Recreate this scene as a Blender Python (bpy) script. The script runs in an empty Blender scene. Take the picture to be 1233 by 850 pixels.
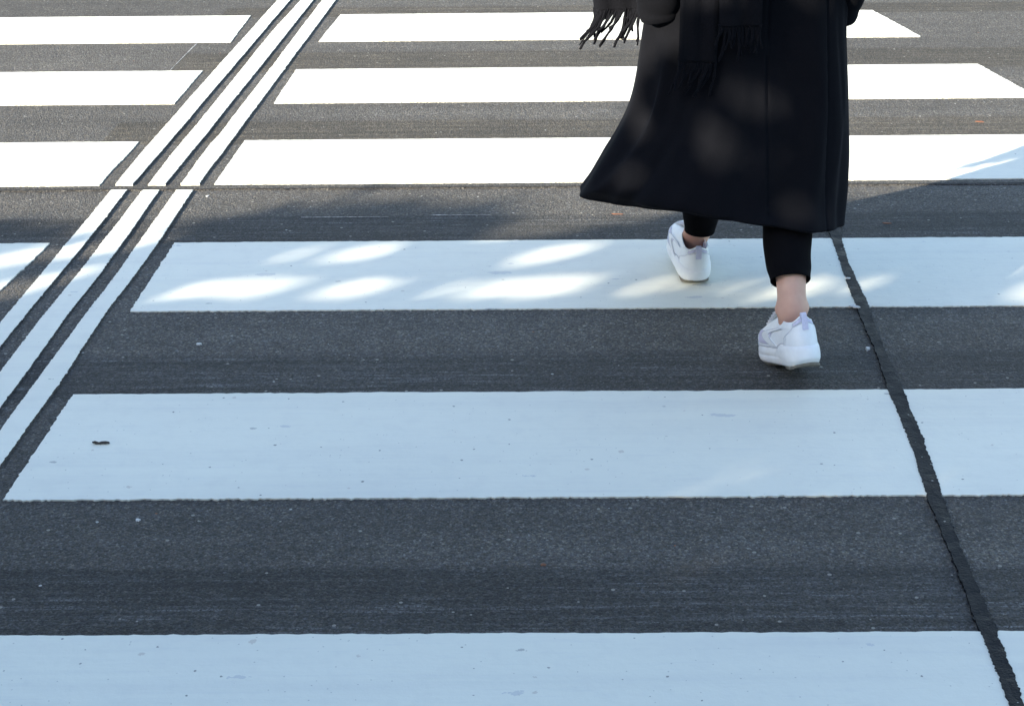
import bpy, bmesh, math, random
import numpy as np
from mathutils import Vector, Matrix

random.seed(7)
rng = np.random.default_rng(11)
scene = bpy.context.scene
col = scene.collection
PI = math.pi

# ------------------------------------------------------------------ helpers
def link(name, me, mats=None, parent=None, smooth=False):
    o = bpy.data.objects.new(name, me)
    col.objects.link(o)
    if mats is not None:
        for m in (mats if isinstance(mats, (list, tuple)) else [mats]):
            me.materials.append(m)
    if parent is not None:
        o.parent = parent
    if smooth:
        me.polygons.foreach_set('use_smooth', [True] * len(me.polygons))
    return o

def mesh(name, verts, faces):
    me = bpy.data.meshes.new(name)
    me.from_pydata([tuple(map(float, v)) for v in verts], [], faces)
    me.update()
    return me

def tag(o, label, cat, group=None, kind=None):
    if label: o['label'] = label
    if cat: o['category'] = cat
    if group: o['group'] = group
    if kind: o['kind'] = kind
    return o

def empty(name, loc):
    o = bpy.data.objects.new(name, None)
    col.objects.link(o)
    o.location = loc
    o.empty_display_size = 0.1
    return o

def catmull(P, n, closed=False):
    """n samples along a Catmull-Rom curve through the points P (k, d)"""
    P = np.asarray(P, float); k = len(P)
    t = np.linspace(0, k, n, endpoint=False) if closed else np.linspace(0, k - 1, n)
    i = np.floor(t).astype(int)
    if not closed: i = np.minimum(i, k - 2)
    f = (t - i).reshape((-1,) + (1,) * (P.ndim - 1))
    if closed:
        a, b, c, d = P[(i - 1) % k], P[i % k], P[(i + 1) % k], P[(i + 2) % k]
    else:
        E = np.concatenate([2 * P[:1] - P[1:2], P, 2 * P[-1:] - P[-2:-1]])
        a, b, c, d = E[i], E[i + 1], E[i + 2], E[i + 3]
    return 0.5 * (2 * b + (c - a) * f + (2 * a - 5 * b + 4 * c - d) * f ** 2 + (3 * b - a - 3 * c + d) * f ** 3)

def grid_faces(rows, cols, close_u=True, base=0):
    fs = []
    cc = cols if close_u else cols - 1
    for r in range(rows - 1):
        for c in range(cc):
            d = (c + 1) % cols
            fs.append((base + r * cols + c, base + r * cols + d, base + (r + 1) * cols + d, base + (r + 1) * cols + c))
    return fs

def tube(path, radii, n=10, cap=True):
    """verts, faces of a tube round a path; radii scalar or per point"""
    path = np.asarray(path, float); k = len(path)
    radii = np.broadcast_to(np.asarray(radii, float), (k,))
    T = np.gradient(path, axis=0); T /= np.linalg.norm(T, axis=1)[:, None] + 1e-12
    ref = np.array([0.0, 0, 1]) if abs(T[0][2]) < .9 else np.array([0, 1.0, 0])
    V = []
    for p, t, r in zip(path, T, radii):
        u = np.cross(ref, t); u /= np.linalg.norm(u) + 1e-12
        w = np.cross(t, u); ref = np.cross(t, u) if False else ref
        for j in range(n):
            a = 2 * PI * j / n
            V.append(p + r * (math.cos(a) * u + math.sin(a) * w))
    F = grid_faces(k, n)
    if cap:
        F.append(tuple(range(n - 1, -1, -1)))
        F.append(tuple((k - 1) * n + j for j in range(n)))
    return V, F

def merge(parts):
    V, F = [], []
    for v, f in parts:
        b = len(V)
        V += [tuple(x) for x in v]
        F += [tuple(i + b for i in g) for g in f]
    return V, F

def bake(o):
    """apply the modifiers of a temporary object and return the finished mesh"""
    dg = bpy.context.evaluated_depsgraph_get()
    dg.update()
    me = bpy.data.meshes.new_from_object(o.evaluated_get(dg))
    bpy.data.objects.remove(o)
    return me

# ------------------------------------------------------------------ node helpers
class NT:
    def __init__(self, name):
        self.m = bpy.data.materials.new(name)
        self.m.use_nodes = True
        self.t = self.m.node_tree
        self.b = self.t.nodes['Principled BSDF']
        self.b.inputs['Specular IOR Level'].default_value = 0.3
        self.co = self.n('ShaderNodeTexCoord').outputs['Object']
    def n(self, typ, **kw):
        x = self.t.nodes.new(typ)
        for k, v in kw.items(): setattr(x, k, v)
        return x
    def l(self, a, b):
        if isinstance(a, (int, float)): b.default_value = a
        elif isinstance(a, tuple): b.default_value = a if len(a) != 3 or b.type != 'RGBA' else a + (1,)
        else: self.t.links.new(a, b)
    def math(self, op, a, b=0.0, c=None, clamp=False):
        x = self.n('ShaderNodeMath', operation=op); x.use_clamp = clamp
        self.l(a, x.inputs[0]); self.l(b, x.inputs[1])
        if c is not None: self.l(c, x.inputs[2])
        return x.outputs[0]
    def mapping(self, scale=(1, 1, 1), loc=(0, 0, 0), src=None):
        x = self.n('ShaderNodeMapping')
        x.inputs['Scale'].default_value = scale; x.inputs['Location'].default_value = loc
        self.l(src or self.co, x.inputs['Vector'])
        return x.outputs[0]
    def noise(self, scale, detail=2, rough=.5, vec=None, out='Fac'):
        x = self.n('ShaderNodeTexNoise')
        x.inputs['Scale'].default_value = scale; x.inputs['Detail'].default_value = detail
        x.inputs['Roughness'].default_value = rough
        self.l(vec or self.co, x.inputs['Vector'])
        return x.outputs[out]
    def voro(self, scale, vec=None, feature='F1', rand=1.0):
        x = self.n('ShaderNodeTexVoronoi', feature=feature)
        x.inputs['Scale'].default_value = scale; x.inputs['Randomness'].default_value = rand
        self.l(vec or self.co, x.inputs['Vector'])
        return x
    def ramp(self, fac, stops, interp='LINEAR'):
        x = self.n('ShaderNodeValToRGB')
        cr = x.color_ramp; cr.interpolation = interp
        while len(cr.elements) > 2: cr.elements.remove(cr.elements[-1])
        while len(cr.elements) < len(stops): cr.elements.new(.5)
        for e, (p, c) in zip(cr.elements, stops):
            e.position = p
            e.color = (c, c, c, 1) if isinstance(c, (int, float)) else tuple(c) + (1,)
        self.l(fac, x.inputs[0])
        return x.outputs[0]
    def mix(self, fac, a, b, mode='MIX'):
        x = self.n('ShaderNodeMix', data_type='RGBA', blend_type=mode)
        self.l(fac, x.inputs[0]); self.l(a, x.inputs[6]); self.l(b, x.inputs[7])
        return x.outputs[2]
    def rng(self, v, a, b, c, d):
        x = self.n('ShaderNodeMapRange')
        self.l(v, x.inputs[0])
        for i, q in enumerate((a, b, c, d)): x.inputs[i + 1].default_value = q
        return x.outputs[0]
    def bump(self, h, strength=.5, dist=.002, normal=None):
        x = self.n('ShaderNodeBump')
        x.inputs['Strength'].default_value = strength; x.inputs['Distance'].default_value = dist
        self.l(h, x.inputs['Height'])
        if normal is not None: self.l(normal, x.inputs['Normal'])
        return x.outputs[0]
    def done(self, color=None, rough=None, normal=None):
        if color is not None: self.l(color, self.b.inputs['Base Color'])
        if rough is not None: self.l(rough, self.b.inputs['Roughness'])
        if normal is not None: self.l(normal, self.b.inputs['Normal'])
        return self.m

# ------------------------------------------------------------------ materials
def asphalt_material(name, tone=1.0, bands=True):
    N = NT(name)
    sep = N.n('ShaderNodeSeparateXYZ'); N.l(N.co, sep.inputs[0])
    X, Y = sep.outputs[0], sep.outputs[1]
    # stones of several sizes in the binder
    v1 = N.voro(215); v2 = N.voro(350)
    cell = N.n('ShaderNodeSeparateColor'); N.l(v1.outputs['Color'], cell.inputs[0])
    cell2 = N.n('ShaderNodeSeparateColor'); N.l(v2.outputs['Color'], cell2.inputs[0])
    big = N.noise(1.7, 4, .6); mid = N.noise(14, 4, .65); fine = N.noise(420, 2, .6)
    stone = N.ramp(cell.outputs[0], [(0, .55), (.45, .9), (.82, 1.12), (1, 1.75)])
    stone2 = N.ramp(cell2.outputs[1], [(0, .7), (.7, 1.0), (1, 1.55)])
    a = N.math('MULTIPLY', stone, stone2)
    a = N.math('MULTIPLY', a, N.rng(big, .3, .7, .86, 1.14))
    a = N.math('MULTIPLY', a, N.rng(mid, .25, .75, .84, 1.16))
    a = N.math('MULTIPLY', a, N.rng(fine, .2, .8, .7, 1.3))
    hue = N.ramp(cell.outputs[1], [(0, (.070, .072, .076)), (.5, (.074, .072, .069)), (.85, (.083, .077, .066)), (1, (.072, .078, .086))])
    hue = N.mix(1.0, hue, N.rng(N.noise(.8, 3, .5, N.mapping((1, 1, 1), (4, 2, 0))), .3, .7, .92, 1.08), 'MULTIPLY')
    hue = N.mix(1.0, hue, (1.20, 1.15, 1.07), 'MULTIPLY')
    colr = N.n('ShaderNodeMix', data_type='RGBA', blend_type='MULTIPLY')
    colr.inputs[0].default_value = 1
    N.l(hue, colr.inputs[6])
    comb = N.n('ShaderNodeCombineColor')
    at = N.math('MULTIPLY', a, tone)
    for i in range(3): N.l(at, comb.inputs[i])
    N.l(comb.outputs[0], colr.inputs[7])
    c = colr.outputs[2]
    st1 = N.noise(.55, 4, .6, N.mapping((1, 1.6, 1), (9, 4, 0)))
    c = N.mix(1.0, c, N.rng(st1, .3, .7, .86, 1.14), 'MULTIPLY')
    oil = N.rng(N.noise(2.6, 5, .62, N.mapping((1, 1, 1), (1, 8, 0))), .60, .70, 0, .30)
    c = N.mix(oil, c, (.022, .022, .024))
    if bands:
        # strips where older markings were planed off: dark, streaky along the stripe direction
        wob = N.math('MULTIPLY', N.math('SUBTRACT', N.noise(9, 3, .6, N.mapping((.25, 1, 1))), .5), .030)
        yy = N.math('ADD', Y, wob)
        lo, hi = 1.6, 8.0
        st = [(0.0, 0.0)]
        for y0, y1 in ((2.43, 2.650), (3.36, 3.572), (4.29, 4.512), (5.20, 5.432), (6.06, 6.335), (6.92, 7.085)):
            if y0 < lo: continue
            st += [((y0 - .02 - lo) / (hi - lo), 0.0), ((y0 - lo) / (hi - lo), 1.0), ((y1 - lo) / (hi - lo), 1.0), ((y1 + .010 - lo) / (hi - lo), 0.0)]
        st = st[:31]
        band = N.ramp(N.rng(yy, lo, hi, 0, 1), st, 'LINEAR')
        # beyond the joint the planed strips begin at a slanting edge near the guide lines
        xl = N.math('ADD', X, N.math('MULTIPLY', N.math('SUBTRACT', Y, 5.3), -.05))
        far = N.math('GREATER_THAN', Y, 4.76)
        leftcut = N.math('MULTIPLY', far, N.math('LESS_THAN', xl, -1.27))
        band = N.math('MULTIPLY', band, N.math('SUBTRACT', 1.0, leftcut))
        streak = N.noise(1, 5, .7, N.mapping((7, 150, 1)))
        streak2 = N.noise(1, 3, .6, N.mapping((1.2, 42, 1), (3, 1, 0)))
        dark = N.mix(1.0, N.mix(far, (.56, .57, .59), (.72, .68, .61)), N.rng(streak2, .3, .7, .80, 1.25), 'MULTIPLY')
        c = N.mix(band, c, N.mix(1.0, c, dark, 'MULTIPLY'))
        # rubbed remains of paint in the planed strips
        rem = N.math('MULTIPLY', N.rng(streak, .50, .66, 0, 1), N.rng(streak2, .46, .60, 0, 1))
        rem = N.math('MULTIPLY', rem, N.rng(cell2.outputs[0], .35, .75, 0, 1))
        rem = N.math('MULTIPLY', rem, N.math('MULTIPLY', band, .95))
        c = N.mix(rem, c, N.mix(far, (.24, .25, .26), (.23, .20, .14)))
        # long faint tyre polish across the whole lane
        tr = N.noise(1, 4, .6, N.mapping((.35, 9, 1)))
        c = N.mix(1.0, c, N.rng(tr, .3, .7, .88, 1.12), 'MULTIPLY')
    # sparse white flecks and a few rusty ones
    vf = N.voro(21)
    fc = N.n('ShaderNodeSeparateColor'); N.l(vf.outputs['Color'], fc.inputs[0])
    rad = N.math('MULTIPLY', fc.outputs[2], .075)
    dist = N.math('ADD', vf.outputs['Distance'], N.math('MULTIPLY', N.noise(300, 2), .05))
    dot = N.math('LESS_THAN', dist, N.math('ADD', rad, .012))
    c = N.mix(N.math('MULTIPLY', dot, N.math('GREATER_THAN', fc.outputs[0], .72)), c, (.42, .42, .40))
    c = N.mix(N.math('MULTIPLY', dot, N.math('LESS_THAN', fc.outputs[0], .03)), c, (.22, .09, .045))
    vg = N.voro(70)
    gc = N.n('ShaderNodeSeparateColor'); N.l(vg.outputs['Color'], gc.inputs[0])
    gd = N.math('LESS_THAN', vg.outputs['Distance'], N.math('MULTIPLY', gc.outputs[2], .26))
    c = N.mix(N.math('MULTIPLY', gd, N.math('GREATER_THAN', gc.outputs[0], .93)), c, (.26, .25, .22))
    # relief
    h = N.math('ADD', N.math('MULTIPLY', N.math('SUBTRACT', 1.0, v1.outputs['Distance']), 1.0), N.math('MULTIPLY', v2.outputs['Distance'], -.5))
    h = N.math('ADD', h, N.math('MULTIPLY', N.noise(70, 4, .7), 1.6))
    h = N.math('ADD', h, N.math('MULTIPLY', cell.outputs[0], .5))
    nrm = N.bump(h, 1.0, .0029)
    N.b.inputs['Specular IOR Level'].default_value = .35
    return N.done(c, N.rng(fine, .2, .8, .72, .95), nrm)

def paint_material(name, base=(.755, .752, .645), dirt=1.0):
    N = NT(name)
    blot = N.noise(2.3, 5, .6); mid = N.noise(22, 4, .65)
    c = N.mix(1.0, base, N.rng(N.noise(.9, 3, .55, N.mapping((.6, 1.4, 1), (2, 7, 0))), .32, .68, .95, 1.03), 'MULTIPLY')
    c = N.mix(N.math('MULTIPLY', N.rng(blot, .42, .72, 0, 1), .16 * dirt), c, (.56, .57, .56))
    # a grazed film of rubber where wheels cross
    ty = N.noise(1, 5, .65, N.mapping((.5, 11, 1), (5, 3, 0)))
    c = N.mix(N.math('MULTIPLY', N.rng(ty, .50, .72, 0, 1), .19 * dirt), c, (.40, .41, .43))
    # pinholes where the stones show through
    pv = N.voro(160); pc = N.n('ShaderNodeSeparateColor'); N.l(pv.outputs['Color'], pc.inputs[0])
    pm = N.math('MULTIPLY', N.math('LESS_THAN', pv.outputs['Distance'], .22), N.math('GREATER_THAN', N.math('ADD', pc.outputs[0], N.math('MULTIPLY', N.noise(5, 3, .6), .22)), 1.08))
    c = N.mix(N.math('MULTIPLY', pm, .45 * dirt), c, (.20, .20, .20))
    c = N.mix(N.math('MULTIPLY', N.rng(mid, .50, .78, 0, 1), .16 * dirt), c, (.52, .52, .51))
    # faint scuffs drawn along the wheel direction
    sc = N.noise(1, 4, .7, N.mapping((6, 70, 1)))
    c = N.mix(N.math('MULTIPLY', N.rng(sc, .56, .74, 0, 1), .20 * dirt), c, (.50, .51, .52))
    # grey scrapes with a shape of their own, and small specks of grit
    def specks(scale, thr, size, colr, fac, stretch=(1, 1, 1), loc=(0, 0, 0)):
        nonlocal c
        vec = N.mapping(stretch, loc)
        v = N.voro(scale, vec)
        s = N.n('ShaderNodeSeparateColor'); N.l(v.outputs['Color'], s.inputs[0])
        d = N.math('ADD', v.outputs['Distance'], N.math('MULTIPLY', N.math('SUBTRACT', N.noise(scale * 7, 3, .7), .5), size * 1.6))
        m = N.math('MULTIPLY', N.math('LESS_THAN', d, N.math('MULTIPLY', s.outputs[1], size)), N.math('GREATER_THAN', s.outputs[0], thr))
        c = N.mix(N.math('MULTIPLY', m, fac), c, colr)
    specks(9, .52, .14, (.44, .46, .48), .50 * dirt, (.55, 1.5, 1))
    specks(16, .74, .12, (.22, .22, .22), .55 * dirt, (.7, 1.3, 1), (3, 5, 0))
    specks(45, .86, .14, (.10, .10, .10), .75 * dirt, (1, 1, 1), (1, 9, 0))
    specks(30, .93, .20, (.45, .40, .34), .5 * dirt, (1, 1, 1), (7, 2, 0))
    h = N.math('ADD', N.noise(60, 4, .6), N.math('MULTIPLY', N.noise(500, 2, .6), .25))
    return N.done(c, N.rng(mid, .3, .7, .55, .75), N.bump(h, .55, .0012))

def simple(name, colr, rough=.6, nscale=40, namp=.12, bump=.15, bdist=.001, spec=.3):
    N = NT(name)
    n = N.noise(nscale, 4, .6)
    c = N.mix(1.0, colr, N.rng(n, .3, .7, 1 - namp, 1 + namp), 'MULTIPLY')
    N.b.inputs['Specular IOR Level'].default_value = spec
    return N.done(c, rough, N.bump(N.noise(nscale * 6, 3, .6), bump, bdist))

M_ASPHALT = asphalt_material('asphalt')
M_JOINT = asphalt_material('joint_asphalt', .85, False)
M_PAINT = paint_material('road_paint')
M_PAINT_RAISED = paint_material('raised_line_paint', (.745, .742, .64), 1.0)
M_GRIME_SHADE = simple('grime_shade_edge', (.075, .07, .065), .9, 90, .5, .6, .002)  # dirt and the shadow line of the raised edge, both in the colour
M_CHIP = simple('paint_chip', (.62, .62, .60), .8, 300, .25)
M_TRACE = simple('rubbed_paint', (.34, .34, .33), .9, 90, .6)
def tar_material():
    N = NT('tar')
    n = N.noise(30, 4, .65); s = N.noise(1, 3, .6, N.mapping((60, 8, 1)))
    c = N.mix(N.rng(n, .35, .7, 0, 1), (.006, .007, .010), (.014, .015, .018))
    c = N.mix(N.rng(s, .58, .75, 0, .4), c, (.03, .03, .033))
    v = N.voro(90); q = N.n('ShaderNodeSeparateColor'); N.l(v.outputs['Color'], q.inputs[0])
    d = N.math('LESS_THAN', v.outputs['Distance'], N.math('MULTIPLY', q.outputs[1], .22))
    c = N.mix(N.math('MULTIPLY', d, N.math('GREATER_THAN', q.outputs[0], .90)), c, (.22, .22, .22))
    c = N.mix(N.math('MULTIPLY', d, N.math('LESS_THAN', q.outputs[0], .08)), c, (.008, .008, .008))
    h = N.math('ADD', N.noise(40, 4, .6), N.math('MULTIPLY', N.noise(240, 3, .6), .4))
    N.b.inputs['Specular IOR Level'].default_value = .10
    return N.done(c, N.rng(n, .3, .7, .45, .75), N.bump(h, 1.0, .004))
M_TAR = tar_material()
M_CRACK = simple('crack_filler', (.022, .022, .023), .9, 60, .3, .6, .002)

def wool(name, base, sheen=.35, weave=520, spec=.12):
    N = NT(name)
    n = N.noise(weave, 3, .7); big = N.noise(9, 3, .6)
    c = N.mix(1.0, base, N.rng(n, .25, .75, .65, 1.35), 'MULTIPLY')
    c = N.mix(1.0, c, N.rng(big, .3, .7, .9, 1.1), 'MULTIPLY')
    N.b.inputs['Sheen Weight'].default_value = sheen
    N.b.inputs['Sheen Roughness'].default_value = .45
    N.b.inputs['Sheen Tint'].default_value = (.75, .8, 1, 1)
    N.b.inputs['Specular IOR Level'].default_value = spec
    h = N.math('ADD', n, N.math('MULTIPLY', N.noise(30, 3, .6), .8))
    return N.done(c, .92, N.bump(h, .35, .0012))
M_COAT = wool('black_wool', (.0050, .0054, .0072), .02, 520, .05)
M_SCARF = wool('scarf_wool', (.0060, .0064, .0084), .04, 300, .04)
M_TROUSER = wool('trouser_cloth', (.0042, .0043, .0054), .01, 700, .05)

def skin_material():
    N = NT('skin')
    n = N.noise(35, 4, .6); b = N.noise(6, 3, .5, N.mapping((1, 1, 1), (2, 5, 1)))
    c = N.mix(N.rng(n, .35, .7, 0, .5), (.66, .42, .315), (.55, .305, .22))
    c = N.mix(N.rng(b, .4, .7, 0, .45), c, (.56, .29, .22))
    N.b.inputs['Subsurface Weight'].default_value = .12
    N.b.inputs['Subsurface Radius'].default_value = (.01, .004, .002)
    N.b.inputs['Subsurface Scale'].default_value = .3
    return N.done(c, .5, N.bump(N.noise(400, 3, .6), .15, .0005))
M_SKIN = skin_material()
M_HAIR = simple('dark_hair', (.016, .011, .009), .45, 60, .3, .6, .003, .5)
M_LEATHER = simple('white_leather', (.85, .89, .90), .42, 60, .03, .25, .0006, .4)
M_LINING = simple('lavender_mesh', (.68, .68, .82), .85, 500, .12, .7, .0012)
M_MIDSOLE = simple('white_rubber', (.84, .87, .87), .5, 50, .05, .3, .0008)
M_OUTSOLE = simple('worn_outsole', (.20, .185, .15), .8, 70, .35, .8, .002)
M_SEAM = simple('grey_piping', (.60, .63, .68), .7, 300, .1, .3, .0006)
M_LACE = simple('white_lace', (.74, .74, .76), .8, 700, .15, .6, .001)
M_LEAF_SCRAP = simple('dry_leaf', (.06, .052, .044), .8, 120, .4, .5, .001)
M_RUST = simple('rusty_flake', (.20, .085, .045), .8, 200, .3, .5, .001)
M_BARK = simple('bark', (.16, .12, .09), .9, 12, .4, .9, .02)
def leaf_material():
    N = NT('leaves')
    oi = N.n('ShaderNodeNewGeometry').outputs['Random Per Island']
    c = N.ramp(oi, [(0, (.035, .070, .020)), (.5, (.055, .100, .028)), (1, (.085, .120, .035))])
    return N.done(c, .55)
M_LEAF = leaf_material()
M_SLAB = simple('pavement_slab', (.32, .31, .29), .85, 6, .15, .5, .004)
M_KERB = simple('kerb_stone', (.36, .35, .33), .8, 10, .15, .5, .003)

# ------------------------------------------------------------------ the road
bm = bmesh.new()
S = 400
for xy in ((-S, -S), (S, -S), (S, S), (-S, S)): bm.verts.new((xy[0], xy[1], 0))
bm.faces.new(bm.verts)
me = bpy.data.meshes.new('road'); bm.to_mesh(me); bm.free()
road = tag(link('road', me, M_ASPHALT), 'dark grey asphalt road surface under the crosswalk', 'road', None, 'structure')

def slab(name, loop, z0, z1, mat, bevel=False):
    """a flat slab between z0 and z1 with the outline loop (counter-clockwise)"""
    bm = bmesh.new()
    vs = [bm.verts.new((x, y, z1)) for x, y in loop]
    f = bm.faces.new(vs)
    if f.normal.z < 0: f.normal_flip()
    lo = [bm.verts.new((x, y, z0)) for x, y in loop]
    n = len(vs)
    for i in range(n):
        j = (i + 1) % n
        bm.faces.new((vs[i], lo[i], lo[j], vs[j]))
    bmesh.ops.recalc_face_normals(bm, faces=bm.faces)
    bmesh.ops.triangulate(bm, faces=[f for f in bm.faces if len(f.verts) > 4])
    me = bpy.data.meshes.new(name); bm.to_mesh(me); bm.free()
    return link(name, me, mat)

def ragged(p, q, step, amp, coarse=0.0, seed=0, spike=0.0):
    """points from p (in) to q (out), jittered sideways as a torn paint edge"""
    r = np.random.default_rng(seed)
    p = np.array(p, float); q = np.array(q, float); d = q - p; L = np.linalg.norm(d)
    n = max(2, int(L / step)); t = np.arange(n) / n
    nrm = np.array([-d[1], d[0]]) / L
    j = r.normal(0, amp, n)
    if spike: j += np.where(r.random(n) < .3, r.uniform(0, spike, n), 0) * -1
    if coarse:
        k = max(3, int(L / .12)); cs = r.normal(0, coarse, k + 1)
        j += np.interp(t * k, np.arange(k + 1), cs)
    t2 = np.clip(t + np.where(np.arange(n) > 0, r.uniform(-.3 / n, .3 / n, n), 0), 0, 1)
    j[0] = 0
    return [tuple(p + d * a + nrm * b) for a, b in zip(t2, j)]

def stripe(corners, seed, near_amp=.0016, spike=.004):
    """corners: near-left, near-right, far-right, far-left"""
    nl, nr, fr, fl = corners
    loop = (ragged(nl, nr, .0055, near_amp * .7, .0005, seed, spike * .8) + ragged(nr, fr, .010, .0012, .001, seed + 1)
            + ragged(fr, fl, .012, .0008, .0008, seed + 2) + ragged(fl, nl, .008, near_amp * .55, .0008, seed + 3))
    return slab('crosswalk_stripe', loop, 0.0, .003, M_PAINT)

GS = 'white painted stripes of the crosswalk'
main = [  # far edge, near edge : (x at far-left, y), (x near-left, y), right end x far, near
    ((-.728, 6.944), (-.764, 6.498), 1.303, 1.397, 'farthest long white crosswalk stripe, crossing behind the scarf fringe', .0012, .002),
    ((-.797, 6.083), (-.816, 5.645), 1.508, 1.600, 'long sunlit white stripe between the farthest one and the one touching the joint', .0012, .002),
    ((-.848, 5.221), (-.870, 4.790), 1.690, 1.780, 'long sunlit white stripe whose near edge touches the road joint', .0010, .002),
    ((-.893, 4.306), (-.909, 3.838), 1.870, 1.965, 'long white stripe dappled with leaf light under the front white sneaker', .0016, .004),
    ((-.932, 3.377), (-.952, 2.913), 2.055, 2.150, 'wide shaded white stripe just before the walker, marked by a dark leaf scrap', .0018, .004),
    ((-.972, 2.452), (-.992, 1.995), 2.240, 2.335, 'shaded white stripe nearest the camera, cut off by the bottom of the picture', .0018, .004),
]
for i, (f, n, xr, xn, lab, amp, sp) in enumerate(main):
    o = stripe((n, (xn, n[1]), (xr, f[1]), f), 100 + 10 * i, amp, sp)
    tag(o, lab, 'road marking', GS)
left = [
    ((-1.071, 6.940), (-1.083, 6.499), 'white stripe end left of the guide lines, farthest from the camera on that side'),
    ((-1.113, 6.075), (-1.133, 5.647), 'white stripe end left of the guide lines, second from the top of the picture'),
    ((-1.161, 5.215), (-1.186, 4.788), 'sunlit white stripe left of the guide lines, touching the road joint'),
    ((-1.206, 4.310), (-1.255, 3.842), 'half shaded white stripe end left of the guide lines, before the joint'),
]
for i, (f, n, lab) in enumerate(left):
    o = stripe(((-4.6, n[1]), n, f, (-4.6, f[1])), 300 + 10 * i, .0012, .002)
    tag(o, lab, 'road marking', GS)

def guide_line(L, R, seed, lab):
    """raised strip between its left and right edge (each far to near)"""
    n = 420
    a = catmull(L, n); b = catmull(R, n)
    r = np.random.default_rng(seed)
    for e in (a, b):
        sm_ = np.convolve(r.normal(0, 1, n + 30), np.ones(31) / 31, 'valid')[:n] * .0030
        e[:, 0] += sm_ + r.normal(0, .0006, n) + np.where(r.random(n) < .05, r.uniform(-.003, .003, n), 0)
    V = []; F = []
    for i in range(n):
        w = b[i] - a[i]
        for t, z in ((0, 0.0), (.006, .0055), (.03, .0062), (.5, .0066), (.97, .0062), (.994, .0055), (1, 0.0)):
            p = a[i] + w * t
            V.append((p[0], p[1], z))
    F = grid_faces(n, 7, False)
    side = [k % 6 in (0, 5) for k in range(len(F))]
    F = [tuple(reversed(f)) for f in F]
    F.append(tuple(range(7))); F.append(tuple((n - 1) * 7 + j for j in range(6, -1, -1)))
    me = mesh('guide_line', V, F)
    bm = bmesh.new(); bm.from_mesh(me); bmesh.ops.recalc_face_normals(bm, faces=bm.faces); bm.to_mesh(me); bm.free()
    o = link('guide_line', me, [M_PAINT_RAISED, M_GRIME_SHADE])
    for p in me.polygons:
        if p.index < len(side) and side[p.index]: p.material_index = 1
    return tag(o, lab, 'guide line', 'raised white guide lines along the crosswalk')

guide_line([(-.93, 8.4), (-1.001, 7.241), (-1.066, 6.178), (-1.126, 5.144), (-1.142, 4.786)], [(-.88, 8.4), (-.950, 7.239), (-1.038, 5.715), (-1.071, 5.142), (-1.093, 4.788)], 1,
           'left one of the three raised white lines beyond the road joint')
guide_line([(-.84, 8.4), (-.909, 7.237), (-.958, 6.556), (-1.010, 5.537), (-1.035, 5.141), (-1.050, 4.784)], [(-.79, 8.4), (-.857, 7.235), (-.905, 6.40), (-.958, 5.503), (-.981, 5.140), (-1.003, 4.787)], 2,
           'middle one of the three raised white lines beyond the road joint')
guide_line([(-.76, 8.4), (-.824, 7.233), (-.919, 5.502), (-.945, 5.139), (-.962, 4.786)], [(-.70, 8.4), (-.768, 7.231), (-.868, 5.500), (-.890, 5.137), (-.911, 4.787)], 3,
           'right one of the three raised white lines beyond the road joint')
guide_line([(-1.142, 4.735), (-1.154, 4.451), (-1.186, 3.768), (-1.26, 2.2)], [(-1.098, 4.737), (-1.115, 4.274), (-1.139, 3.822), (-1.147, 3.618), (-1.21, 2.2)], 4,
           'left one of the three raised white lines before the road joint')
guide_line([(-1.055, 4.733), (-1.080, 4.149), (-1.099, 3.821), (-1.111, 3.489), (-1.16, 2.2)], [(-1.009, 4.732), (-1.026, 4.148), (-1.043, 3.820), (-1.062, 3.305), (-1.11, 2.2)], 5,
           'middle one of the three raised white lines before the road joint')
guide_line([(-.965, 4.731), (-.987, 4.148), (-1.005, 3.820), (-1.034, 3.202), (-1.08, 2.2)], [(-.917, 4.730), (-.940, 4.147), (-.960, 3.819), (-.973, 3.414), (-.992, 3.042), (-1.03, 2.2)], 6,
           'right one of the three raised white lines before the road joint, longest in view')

# the tar-filled seam that runs over the stripes on the right
seam_l = [(.800, 4.742), (.788, 4.60), (.748, 4.377), (.738, 4.163), (.730, 3.951), (.727, 3.794), (.726, 3.592), (.717, 3.380), (.713, 3.231), (.706, 3.038), (.699, 2.921), (.697, 2.786), (.695, 2.659), (.693, 2.588), (.689, 2.449), (.688, 2.355), (.684, 2.250), (.672, 1.9), (.64, 1.2)]
seam_r = [(.826, 4.742), (.813, 4.60), (.775, 4.350), (.759, 4.142), (.757, 3.951), (.751, 3.774), (.746, 3.560), (.744, 3.395), (.741, 3.231), (.735, 3.037), (.728, 2.911), (.721, 2.785), (.717, 2.678), (.716, 2.580), (.716, 2.495), (.716, 2.449), (.714, 2.347), (.709, 2.250), (.700, 1.9), (.67, 1.2)]
def torn(pts, n, amp, seed):
    c = catmull(pts, n); r = np.random.default_rng(seed)
    c[:, 0] += r.normal(0, amp, n) + np.convolve(r.normal(0, amp * 2.4, n + 8), np.ones(9) / 9, 'valid')[:n] + np.convolve(r.normal(0, amp * 7, n + 40), np.ones(41) / 41, 'valid')[:n]
    c[:, 1] += r.normal(0, .0008, n)
    return [tuple(p) for p in c]
loop = torn(seam_l, 620, .0009, 21) + torn(seam_r, 620, .0009, 22)[::-1]
o = slab('road_seam', loop, 0.0, .0046, M_TAR)
tag(o, 'narrow dark tar-filled seam slanting across the stripes on the right', 'road seam', None, 'structure')
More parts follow.
